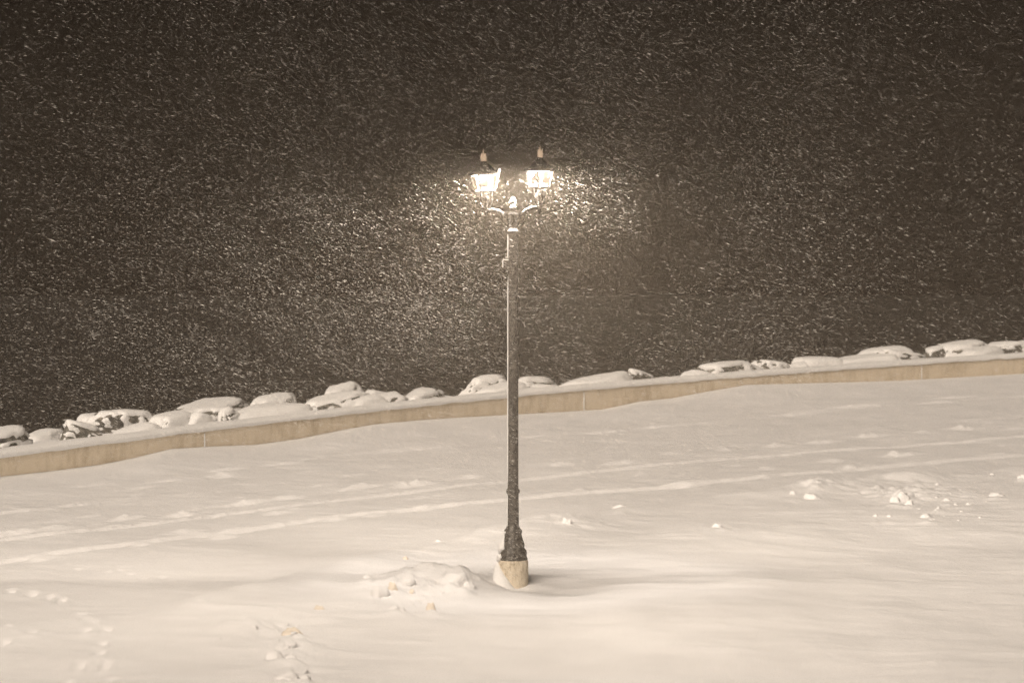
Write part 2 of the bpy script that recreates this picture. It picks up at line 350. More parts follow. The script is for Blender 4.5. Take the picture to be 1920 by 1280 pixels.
def ground_z(X, Y, fine=True):
    s = wall_s(X, Y)
    path = 0.035 * vnoise(X * 0.35, Y * 0.35, 1) + 0.018 * vnoise(X * 1.1, Y * 0.8, 2)
    z = path.copy()
    ey = np.interp(X, edge_x, edge_y)
    e = ey - Y + 0.35 * vnoise(X * 0.9, Y * 0.7, 9)               # positive on the near side of the ploughed edge
    crest = np.exp(-((e - 0.7) / 0.75) ** 2) * (0.075 * sstep(1.5, 5, X) * (1 + 0.6 * vnoise(X * 1.3, Y * 1.1, 41)) + 0.045 + 0.035 * vnoise(X * 0.8, Y * 0.6, 3))
    plateau = sstep(-0.2, 1.6, e) * (0.06 + 0.04 * vnoise(X * 0.3, Y * 0.25, 4))
    z += (crest + plateau) * sstep(-16, -5, X)
    near = sstep(0.0, 1.0, e)
    z += near * (0.022 * vnoise(X * 1.5 + 3, Y * 0.9, 5) + 0.03 * vnoise(X * 0.55, Y * 0.5, 6))
    # hollow scoured on the lamp's lee side, drift on the windward side
    z -= 0.13 * np.exp(-((X - 0.75) / 0.6) ** 2 - ((Y + 0.35) / 0.8) ** 2)
    z -= 0.10 * np.exp(-((X + 0.05) / 0.35) ** 2 - ((Y + 0.35) / 0.35) ** 2)
    z += 0.16 * np.exp(-((X + 0.85) / 0.55) ** 2 - ((Y + 0.3) / 0.45) ** 2)
    # long low dune to the right of the lamp
    z += 0.06 * np.exp(-((X - 2.6) / 2.4) ** 2 - ((Y + 2.9) / 1.6) ** 2)
    z += 0.0 * np.exp(-((X + 3.4) / 2.2) ** 2 - ((Y + 2.2 + 0.35 * (X + 3.4)) / 0.7) ** 2)
    # wind ripples
    q = X * 0.22 + Y
    z += near * 0.012 * vnoise(X * 0.8, q * 3.2, 7)
    z += 0.006 * vnoise(X * 1.6, q * 5.0, 8) + 0.005 * vnoise(X * 4.5, q * 7.0, 51)
    # drift against the wall face
    zb = np.interp(X, bx, bz)
    wgt = np.exp(-(np.minimum(s, 0) / 1.3) ** 2)
    z = z * (1 - wgt) + zb * wgt
    lip = np.exp(-((s + 1.5) / 0.5) ** 2) * 0.03 * (1 + vnoise(X * 0.5, Y * 0.5, 11)); z += lip
    if fine:
        for cx, cy, h, w in ((*tr1, 0.044, 0.05), (*tr2, 0.042, 0.075), (*tr3, 0.022, 0.06), (*tr4, 0.018, 0.07)):
            dy = Y - np.interp(X, cx, cy) - 0.05 * vnoise(X * 0.7, Y * 0, 12)
            brk = 1.0 if h > 0.032 else sstep(-0.35, 0.3, vnoise(X * 1.3, X * 0 + h * 900, 13))
            z += h * brk * (np.exp(-(dy / w) ** 2) - 0.8 * np.exp(-((dy + 2.3 * w) / (1.3 * w)) ** 2))
        for x, y, l, w, h in dashes:
            mk = (np.abs(X - x) < 3 * l) & (np.abs(Y - y) < 2.5)
            if not mk.any(): continue
            a, b_ = X[mk] - x, Y[mk] - y - (X[mk] - x) * float(np.interp(x, tsx, tsl))
            nn = 1.7 + 0.8 * vnoise(X[mk] * 14, Y[mk] * 9, 14)
            z[mk] += h * nn * (np.exp(-(a / (0.5 * l)) ** 2 - (b_ / w) ** 2) - 0.6 * np.exp(-(a / (0.5 * l)) ** 2 - ((b_ + 2.2 * w) / (1.4 * w)) ** 2))
        for x, y, rx, ry, dp in dips:
            mk = (np.abs(X - x) < 4 * rx) & (np.abs(Y - y) < 4 * ry)
            if not mk.any(): continue
            a, b_ = (X[mk] - x) / rx, (Y[mk] - y) / ry
            q = a * a + b_ * b_
            z[mk] += -dp * np.exp(-q * q) + 0.22 * dp * np.exp(-((np.sqrt(q) - 1.5) / 0.45) ** 2) * (1 + vnoise(X[mk] * 9, Y[mk] * 7, 15))
    # bank behind the wall, down to the lake
    bank = 0.42 - sstep(1.0, 3.0, s) * 0.2 - sstep(2.8, 8.5, s) * 3.4 + 0.09 * vnoise(X * 1.1, Y * 1.1, 16) * sstep(0.4, 1.2, s)
    z = np.where(s > 0.02, np.where(s > 0.45, bank, -0.3), z)
    for x, y, rx, h in skirts:
        mk = (np.abs(X - x) < 3 * rx) & (np.abs(Y - y) < 4 * rx)
        if mk.any(): z[mk] += h * (1 + 0.7 * vnoise(X[mk] * 6, Y[mk] * 6, 42) + 0.4 * vnoise(X[mk] * 15, Y[mk] * 12, 43)) * np.exp(-((X[mk] - x) / rx) ** 2 - ((Y[mk] - y) / (1.3 * rx)) ** 2)
    return z

def spaced(a, b, step, lo, hi, grow=1.25):
    c = list(np.arange(a, b, step)); st = step; x = a; L = []
    while x > lo: st *= grow; x -= st; L.append(x)
    st = step; x = c[-1]; Rr = []
    while x < hi: st *= grow; x += st; Rr.append(x)
    return np.array(L[::-1] + c + Rr)
gx = spaced(-11.5, 17.0, 0.045, -110, 110)
gy = spaced(-9.5, 52.0, 0.075, -70, 130)
GX, GY = np.meshgrid(gx, gy)
GZ = ground_z(GX, GY)
V = np.stack([GX.ravel(), GY.ravel(), GZ.ravel()], 1)
nx, ny = len(gx), len(gy)
idx = np.arange(nx * ny).reshape(ny, nx)
F = np.stack([idx[:-1, :-1].ravel(), idx[:-1, 1:].ravel(), idx[1:, 1:].ravel(), idx[1:, :-1].ravel()], 1)
tag(fast_mesh('ground', V, F, M_SNOW), kind='structure')
def gz(x, y): return float(ground_z(np.array([float(x)]), np.array([float(y)]))[0])

wv = [(-150, -20, -1.9), (150, -20, -1.9), (150, 170, -1.9), (-150, 170, -1.9)]
tag(mesh_obj('water', wv, [(0, 1, 2, 3)], M_WATER, smooth=False), kind='structure')

# ------------------------------------------------------------------ the seawall
wall = empty('seawall', (0.0, float(wall_y(0.0)), 0.0)); WL = wall.location.copy()
tag(wall, 'low tan concrete seawall with a rounded cap of snow, running behind the lamp post', 'seawall')
def wall_pt(X, off):
    sl = float(np.polyval(dcoef, np.clip(X, XA, XB))); n = math.sqrt(1 + sl * sl)
    return Vector((X - off * sl / n, float(wall_y(X)) + off / n, 0))
def x_at_px(px):
    u, w = ray(px, 700); lo, hi = 20.0, 160.0
    for _ in range(50):
        d = (lo + hi) / 2
        if CAM.y + d < float(wall_y(CAM.x + u * d)): lo = d
        else: hi = d
    return CAM.x + u * d
joints = [x_at_px(383), x_at_px(1095), x_at_px(1728)]
step = joints[1] - joints[0]
joints = [joints[0] - 2 * step - 2, joints[0] - step] + joints + [joints[2] + 7, joints[2] + 15, joints[2] + 30]
TW = 0.40
for a, b_ in zip(joints[:-1], joints[1:]):
    a2, b2 = a + 0.012, b_ - 0.012
    n = max(8, int((b2 - a2) / 0.25)); vs = []
    # section: bottom front, front just under the chamfer, top front, top back, bottom back
    sec = [(0, -0.8), (0, ZT - 0.0), (0.02, ZT + 0.02), (TW - 0.02, ZT + 0.02), (TW, ZT), (TW, -0.8)]
    for i in range(n + 1):
        X = a2 + (b2 - a2) * i / n
        for o_, z in sec: p = wall_pt(X, o_); vs.append((p.x - WL.x, p.y - WL.y, z))
    fs = []; k = len(sec)
    for i in range(n):
        for j in range(k):
            fs.append((i * k + j, (i + 1) * k + j, (i + 1) * k + (j + 1) % k, i * k + (j + 1) % k))
    fs.append(tuple(range(k))); fs.append(tuple(reversed(range(n * k, n * k + k))))
    mesh_obj('wall_panel', vs, fs, M_WALL, wall, smooth=False)
# snow packed in the joints
for X in joints[1:-1]:
    p = wall_pt(X, 0.0); mb = MB()
    mb.lathe([(0.012 + 0.010 * abs(noise.noise((i * 1.7, X, 0))), -0.25 + i * 0.06) for i in range(12)], p.x - WL.x, p.y - WL.y, 8)
    mb.build('joint_snow', M_DRIFT, wall)
# snow cap
n = 900; m_ = 22; xs = np.linspace(-26, 40, n + 1)
Vc = []
for i, X in enumerate(xs):
    t = 0.125 + 0.03 * noise.noise((X * 0.5, 0, 3)) + 0.006 * noise.noise((X * 4, 1, 3))
    for j in range(m_ + 1):
        q = j / m_
        # rounded profile overhanging the face a little
        ang = math.pi * q
        off = -0.035 + (TW + 0.16) * (0.5 - 0.5 * math.copysign(abs(math.cos(ang)) ** 0.75, math.cos(ang)))
        off += 0.012 * noise.noise((X * 2.5, q * 3, 5))
        z = ZT + 0.004 + 0.01 * noise.noise((X * 3.3, q, 8)) + t * math.sin(ang) ** 0.55 + 0.012 * noise.noise((X * 1.8, q * 2, 9))
        if j == 0 or j == m_: z = ZT - 0.005 + 0.02 * noise.noise((X * 3, 0.5, 2)); 
        p = wall_pt(X, off); Vc.append((p.x - WL.x, p.y - WL.y, z))
Vc = np.array(Vc); ic = np.arange(len(Vc)).reshape(n + 1, m_ + 1)
Fc = np.stack([ic[:-1, :-1].ravel(), ic[1:, :-1].ravel(), ic[1:, 1:].ravel(), ic[:-1, 1:].ravel()], 1)
fast_mesh('snow_cap', Vc, Fc, M_DRIFT, wall)

# ------------------------------------------------------------------ boulders of the revetment
import bmesh
def ico(sub):
    bm = bmesh.new(); bmesh.ops.create_icosphere(bm, subdivisions=sub, radius=1)
    v = np.array([v.co[:] for v in bm.verts]); f = [[q.index for q in fc.verts] for fc in bm.faces]; bm.free(); return v, f
ICO5 = ico(5); ICO4 = ico(4); ICO3 = ico(3)
def noise3(P, sc, off):
    return np.array([noise.noise(Vector((p[0] * sc + off, p[1] * sc - off, p[2] * sc + 2 * off))) for p in P])
def boulder(px0, px1, ytop, ybase, back, bare, label, seed, tilt=0.0, flat=0.0):
    rg = np.random.default_rng(seed)
    pc = (px0 + px1) / 2
    X0 = x_at_px(pc); u, w = ray(pc, (ytop + ybase) / 2)
    half = min((px1 - px0) * 65 / 5333 / 2 * 0.8, 0.85)
    dist = float(wall_y(X0)) - CAM.y + (TW + max(back * 0.75, half + 0.02)) * 1.45
    X = CAM.x + u * dist; Y = CAM.y + dist
    sx = (px1 - px0) * dist / 5333 / 2 * 1.04
    _, zt = at_y(pc, ytop, Y); _, zb = at_y(pc, ybase, Y)
    zb = min(zb, zt - 0.25) - 0.25
    hz = (zt - zb) / 2; zc = (zt + zb) / 2
    phi = math.atan(float(np.polyval(dcoef, min(max(X, XA), XB))))
    sy = max(0.3, min(sx * 0.8, 0.85)); sx = 1.6 * sx / max(0.75, math.cos(phi) * 1.12)
    V, Fa = ICO4
    shear = rg.uniform(0.12, 0.42) * rg.choice([-1, 1])
    pl = []
    def P_(v, d): v = np.array(v, float); pl.append((v / np.linalg.norm(v), d))
    P_((math.sin(tilt), -0.10, math.cos(tilt)), rg.uniform(0.55, 0.75))
    P_((-1, rg.uniform(-.3, .3), rg.uniform(0.1, 0.9)), rg.uniform(0.66, 0.95)); P_((1, rg.uniform(-.3, .3), rg.uniform(0.1, 0.9)), rg.uniform(0.66, 0.95))
    P_((rg.uniform(-.5, .5), -1, rg.uniform(0.1, 0.6)), rg.uniform(0.7, 0.9))
    P_((0, 1, 0.2), 0.9); P_((0, 0, -1), 0.9); P_((0.6, -0.6, 0.5), 0.95); P_((-0.6, -0.6, 0.5), 0.95)
    for k in range(8):
        P_(rg.normal(size=3) + np.array([0, 0, 0.4]), rg.uniform(0.68, 1.0))
    def rad(soft):
        q = np.stack([np.maximum(V @ n, 1e-3) / d for n, d in pl], 1)     # 1/r per plane
        return 1.0 / (np.sum(q ** soft, 1) ** (1.0 / soft))
    nz = V[:, 2]
    rr = rad(26) * (1 + 0.05 * noise3(V, 3.5, seed))
    rs = rad(20) * 1.04
    rs = rs / rs.max(); rr = rr / rr.max()
    n1 = noise3(V, 2.6, seed + 40); n2 = noise3(V, 6.5, seed + 80)
    cover = 0.10 + 0.09 * nz + 0.02 * n2
    # bare patches, where the face looks to the land and below the top
    expo = sstep(0.56 - bare, 0.64 - bare, 0.36 + 0.85 * n1 + 0.35 * n2) * sstep(0.80, 0.55, nz + 0.12 * n1) * (1 if bare > 0 else 0)
    rsn = np.maximum(rs, rr + 0.02) + cover * 0.5
    rsn = rsn * (1 - expo) + (rr - 0.05) * expo
    V = V.copy(); sc = np.array([sx, sy, hz])
    Vs = V + np.stack([0 * nz, 0 * nz, shear * V[:, 0]], 1)
    V = Vs; k = 1.0 / max(1e-6, (V[:, 2] * rsn).max())
    kx = 1.0 / max(1e-6, np.abs(V[:, 0] * rsn).max())
    S_ = sc * np.array([kx, kx, k])
    root = mesh_obj('boulder', V * rr[:, None] * S_, Fa, M_ROCK, None, smooth=False)
    root.location = (X, Y, zc); root.rotation_euler.z = phi + rg.uniform(-0.25, 0.25)
    sn = mesh_obj('snow_cover', V * rsn[:, None] * S_, Fa, M_DRIFT, root)
    tag(root, label, 'boulder', 'snow covered boulders behind the seawall')
    return root

BL = [
 (-60, 62, 801, 842, 0.7, 0.30, 'snowy boulder at the left edge, dark rock showing under its left end'),
 (48, 112, 805, 826, 2.0, 0.0, 'low flat snow covered boulder just right of the left edge one'),
 (120, 186, 784, 826, 0.5, 0.38, 'boulder with a dark curved bare face, near the left end of the seawall'),
 (158, 222, 773, 806, 2.2, 0.0, 'rounded white boulder behind the one with the dark curved face'),
 (198, 287, 766, 806, 1.5, 0.30, 'broad domed boulder with dark rock under its snow, left part of the row'),
 (222, 288, 793, 818, 0.4, 0.0, 'small smooth snow hump in front of the broad domed boulder'),
 (286, 362, 771, 800, 1.0, 0.06, 'snow covered boulder left of the long flat slab'),
 (326, 474, 749, 782, 2.2, 0.16, 'long flat slab boulder with a pointed dark left tip'),
 (396, 455, 762, 790, 0.8, 0.22, 'white block with a thin dark base, in front of the long flat slab'),
 (352, 402, 771, 794, 0.5, 0.0, 'small round snow hump below the long flat slab'),
 (473, 552, 738, 776, 1.9, 0.14, 'steep sided boulder with one small dark spot on its top'),
 (440, 566, 757, 786, 0.5, 0.0, 'wide low snow hump in front of the steep sided boulder'),
 (566, 690, 734, 772, 1.2, 0.17, 'rounded boulder below the tall wedge, dark crumbled patch on its left'),
 (598, 684, 716, 752, 2.6, 0.06, 'tall wedge boulder with a flat tilted top, highest left of the lamp post'),
 (636, 704, 741, 774, 0.6, 0.0, 'smooth white boulder at the foot of the tall wedge'),
 (680, 736, 729, 752, 2.8, 0.0, 'pale boulder peeping out right of the tall wedge'),
 (688, 752, 736, 766, 0.9, 0.16, 'boulder with a small dark notch on its lower left, right of the tall wedge'),
 (742, 842, 728, 760, 1.3, 0.17, 'long snowy boulder with a dark patch at its left foot'),
 (864, 962, 702, 750, 1.7, 0.13, 'big pale boulder just left of the lamp post'),
 (890, 990, 716, 748, 0.6, 0.0, 'smooth snow mound directly behind the lamp post'),
 (968, 1040, 704, 734, 1.6, 0.33, 'boulder with a broad dark face just right of the lamp post'),
 (985, 1085, 717, 738, 0.5, 0.0, 'low sloping snow mound right of the lamp post'),
 (1076, 1162, 698, 728, 1.1, 0.0, 'plain white block boulder with a level top'),
 (1156, 1238, 689, 720, 1.2, 0.40, 'boulder with several scattered dark patches'),
 (1314, 1404, 677, 704, 1.0, 0.28, 'boulder with a dark triangular hollow in its snow'),
 (1290, 1345, 692, 706, 0.5, 0.0, 'low snow hump left of the boulder with the triangular hollow'),
 (1427, 1481, 673, 694, 1.0, 0.20, 'small mushroom shaped boulder standing alone'),
 (1483, 1507, 678, 690, 0.6, 0.0, 'tiny round snow lump right of the mushroom shaped boulder'),
 (1490, 1584, 668, 690, 1.4, 0.0, 'flat white boulder right of the tiny round lump'),
 (1570, 1660, 664, 684, 1.0, 0.0, 'gentle snow mound left of the last wall joint'),
 (1608, 1684, 649, 676, 2.2, 0.0, 'rounded boulder behind the gentle mound, left of the last wall joint'),
 (1642, 1742, 652, 676, 0.9, 0.17, 'boulder with a dark sliver at its foot, above the last wall joint'),
 (1732, 1772, 648, 672, 1.6, 0.50, 'small mostly bare dark boulder near the right end'),
 (1761, 1858, 638, 668, 1.6, 0.16, 'large tilted slab boulder near the right end, with a dark left foot'),
 (1798, 1888, 649, 668, 0.7, 0.0, 'smooth snow mound in front of the large tilted slab'),
 (1850, 1925, 639, 664, 1.3, 0.25, 'boulder with a dark notch right of the large tilted slab'),
 (1898, 2010, 633, 662, 1.8, 0.0, 'rounded snowy boulder at the right edge of the photo'),
]
for i, (a, b_, yt, yb, bk, br, lab) in enumerate(BL):
    boulder(a, b_, yt, yb, bk, br, lab, 11 + i * 3, tilt=random.uniform(-0.25, 0.25), flat=random.random() * 0.8)

# ------------------------------------------------------------------ lumps of ploughed snow
def chunk(px, py, wpx, hpx, label, seed, m=M_DRIFT, rough=0.30):
    x, y = on_plane(px, py + hpx / 2, 0.12)
    z = gz(x, y); x, y = on_plane(px, py + hpx / 2, z); z = gz(x, y)
    d = y - CAM.y; sx = wpx * d / 5333 / 2; sz = hpx * d / 5333
    V, Fa = ICO3
    nn = noise3(V, 1.5, seed); n2 = noise3(V, 3.8, seed + 9)
    rr = 1 + 1.25 * rough * nn + 0.22 * n2
    P = V * rr[:, None] * np.array([sx, max(sx * 0.7, 0.05), sz * 0.75])
    o = mesh_obj('snow_lump', P, Fa, M_SNOW if m is M_DRIFT else m); o.location = (x, y, z - sz * 0.2); o.rotation_euler.z = rg2.uniform(-0.4, 0.4)
    tag(o, label, 'snow lump', 'broken snow lumps thrown up by the plough')
rg2 = random.Random(3)
rg3 = random.Random(12)
for lab, n_, x0, x1, y0, y1 in (('crumb of snow scattered among the lumps left of the lamp', 26, 670, 900, 1065, 1145),
                                ('crumb of snow scattered beside the column of lumps at lower left', 16, 470, 620, 1140, 1272),
                                ('crumb of snow scattered round the biggest lump on the right', 16, 1650, 1900, 905, 975)):
    for k in range(n_):
        w_ = rg3.uniform(4, 11)
        CH.append((rg3.triangular(x0, x1, (x0 + x1) / 2), rg3.uniform(y0, y1), w_, w_ * rg3.uniform(0.4, 0.7), lab, M_DRIFT))
for i, (px, py, w, h, lab, m) in enumerate(CH): chunk(px, py, w, h, lab, 200 + i * 7, m)

# ------------------------------------------------------------------ the lamp post
SC = 38.8 / 5333.3
def L(px, py): 
    x, z = at_y(px, py, 0.0); return x, z
CX = L(962, 700)[0]
zz = lambda py: L(962, py)[1]
lamp = empty('street_lamp', (CX, 0, 0.0))
tag(lamp, 'tall dark street lamp with two lit lanterns on a concrete footing', 'street lamp')
mb = MB(); fz = zz(1103)
mb.lathe([(0.205, fz - 0.35), (0.21, fz + 0.2), (0.208, zz(1052)), (0.196, zz(1050) + 0.012), (0.10, zz(1050) + 0.014)], n=40)
foot = mb.build('footing', M_FOOT, lamp)
# fluted cast base
mb = MB()
prof = [(0.19, zz(1050)), (0.195, zz(1046)), (0.18, zz(1042)), (0.185, zz(1036)), (0.178, zz(1031)), (0.15, zz(1026)), (0.155, zz(1020)), (0.135, zz(1012)),
        (0.118, zz(1004)), (0.112, zz(1000)), (0.122, zz(997)), (0.116, zz(993)), (0.095, zz(990)), (0.085, zz(986))]
mb.lathe(prof, n=48, flute=0.025, nf=12)
mb.build('lamp_base', M_IRON, lamp)
mb = MB()
mb.lathe([(0.078, zz(990)), (0.074, zz(924))], n=96, flute=0.03, nf=16)
mb.lathe([(0.076, zz(926)), (0.092, zz(923)), (0.095, zz(920)), (0.088, zz(917)), (0.074, zz(915))], n=32)
mb.lathe([(0.072, zz(916)), (0.069, zz(440))], n=96, flute=0.02, nf=16)
mb.lathe([(0.066, zz(441)), (0.088, zz(437)), (0.09, zz(433)), (0.07, zz(430)), (0.055, zz(428))], n=32)
mb.build('pole', M_IRON, lamp)
mb = MB()
mb.lathe([(0.056, zz(430)), (0.056, zz(404)), (0.07, zz(402)), (0.06, zz(399)), (0.028, zz(397))], n=24)
mb.build('pole_head', M_DARK, lamp)
mb = MB()
def ball(cz, r): return [(max(0.004, r * math.sin(math.pi * k / 10)), cz - r * math.cos(math.pi * k / 10)) for k in range(11)]
mb.lathe(ball(zz(391), 0.044), n=20); mb.lathe([(0.014, zz(391)), (0.014, zz(380))], n=12); mb.lathe(ball(zz(376), 0.034), n=20)
mb.lathe([(0.010, zz(374)), (0.004, zz(368))], n=10)
fin = mb.build('finial', M_DARK, lamp)
mb = MB(); mb.lathe([(0.030, zz(378) + 0.0), (0.040, zz(377)), (0.030, zz(372)), (0.006, zz(369.5))], n=16); mb.lathe([(0.040, zz(390)), (0.044, zz(388)), (0.030, zz(385)), (0.010, zz(383.5))], n=16)
mb.build('snow_crust', M_DRIFT, fin)
# the small box clamped to the pole
mb = MB(); x0 = L(944, 490)[0] - CX; mb.box(x0, -0.055, -0.05, 0.05, zz(503), zz(488)); mb.box(x0 - 0.006, x0 + 0.02, -0.058, 0.058, zz(505), zz(502)); mb.box(-0.075, 0.07, -0.072, 0.072, zz(497), zz(494))
mb.box(-0.074, -0.04, -0.07, 0.07, zz(503), zz(488))
bxo = mb.build('outlet_box', M_IRON, lamp, smooth=False)
mb = MB(); mb.box(x0 - 0.016, x0 - 0.001, -0.05, 0.05, zz(501), zz(488)); mb.box(x0 - 0.012, -0.06, -0.05, 0.05, zz(488) + 0.001, zz(488) + 0.012)
mb.build('snow_crust', M_DRIFT, bxo, smooth=False)
# wind-packed snow along the left side of the pole and base
def crust(z0, z1, r0, r1, a0, a1, thick, seed, n=160, name='snow_crust', lump=0.3, offx=0.0):
    vs = []; m = 10
    for i in range(n + 1):
        q = i / n; z = z0 + (z1 - z0) * q; r = r0 + (r1 - r0) * q
        w = 1 + lump * noise.noise((z * 6, seed, 0)) + 0.5 * lump * noise.noise((z * 25, seed, 3))
        for j in range(m + 1):
            g = j / m; a = a0 + (a1 - a0) * g
            e = math.sin(math.pi * g) ** 0.6 if 0 < g < 1 else 0
            rr = r - 0.006 + (0.006 + thick * max(0.1, w)) * e * min(1, 12 * q, 12 * (1 - q))
            vs.append((offx + rr * math.cos(a), rr * math.sin(a), z))
    fs = [(i * (m + 1) + j, (i + 1) * (m + 1) + j, (i + 1) * (m + 1) + j + 1, i * (m + 1) + j + 1) for i in range(n) for j in range(m)]
    return mesh_obj(name, vs, fs, M_DRIFT, lamp)
crust(zz(916), zz(506), 0.072, 0.070, R(150), R(208), 0.010, 1, n=400)
crust(zz(486), zz(434), 0.070, 0.069, R(150), R(208), 0.010, 2)
crust(zz(988), zz(927), 0.078, 0.076, R(145), R(200), 0.010, 3)
def plume(pts, name='snow_crust'):
    """a wedge of snow clinging to the base: tube with changing radius"""
    m = MB(); m.tube([p[:3] for p in pts], [p[3] for p in pts], 12); return m.build(name, M_DRIFT, lamp)
def P(px, py, y, r): x, z = L(px, py); return (x - CX, y, z, r)
plume([P(950, 992, -0.03, 0.004), P(948, 997, -0.05, 0.022), P(944, 999, -0.03, 0.004)])
plume([P(946, 1003, 0.0, 0.004), P(945, 1010, -0.03, 0.02), P(943, 1018, -0.05, 0.045), P(941, 1026, -0.06, 0.055), P(938, 1032, -0.04, 0.035), P(935, 1036, -0.02, 0.006)])
plume([P(941, 1036, -0.06, 0.01), P(938, 1042, -0.07, 0.04), P(935, 1048, -0.05, 0.035), P(934, 1053, -0.03, 0.006)])
plume([P(933, 1050, -0.02, 0.01), P(933, 1062, -0.08, 0.05), P(935, 1075, -0.12, 0.085), P(939, 1088, -0.15, 0.12), P(947, 1100, -0.17, 0.12), P(962, 1110, -0.15, 0.09), P(975, 1116, -0.12, 0.04)])

# arms
def arm(pts, rad):
    # smooth through the points
    out_ = []
    for i in range(len(pts) - 1):
        p0 = Vector(pts[max(i - 1, 0)]); p1 = Vector(pts[i]); p2 = Vector(pts[i + 1]); p3 = Vector(pts[min(i + 2, len(pts) - 1)])
        for k in range(8):
            t = k / 8
            out_.append(0.5 * ((2 * p1) + (-p0 + p2) * t + (2 * p0 - 5 * p1 + 4 * p2 - p3) * t * t + (-p0 + 3 * p1 - 3 * p2 + p3) * t ** 3))
    out_.append(Vector(pts[-1])); return out_, rad
def A(px, py, y=0.0): x, z = L(px, py); return (x - CX, y, z)
YAW = 0.0
for side, pts, scroll in ((-1, [A(955, 424), A(950, 409), A(938, 399), (A(924, 395)), A(915, 397)], [A(953, 430), A(946, 420), A(941, 408), A(946, 401), A(951, 405), A(949, 411)]),
                          (1, [A(969, 424), A(974, 407), A(986, 396), A(1000, 390), A(1012, 391)], [A(971, 430), A(979, 419), A(984, 407), A(979, 400), A(974, 404), A(976, 410)])):
    mb = MB(); p, r_ = arm(pts, 0.02); mb.tube(p, 0.019); p, r_ = arm(scroll, 0.012); mb.tube(p, 0.013)
    ar = mb.build('arm', M_DARK, lamp)
    mb = MB(); p, _ = arm(pts[1:], 0.01); mb.tube([(q.x, q.y, q.z + 0.022) for q in p], [0.003] + [0.006 + 0.002 * (k % 3) for k in range(len(p) - 2)] + [0.003]); mb.build('snow_crust', M_DRIFT, ar)

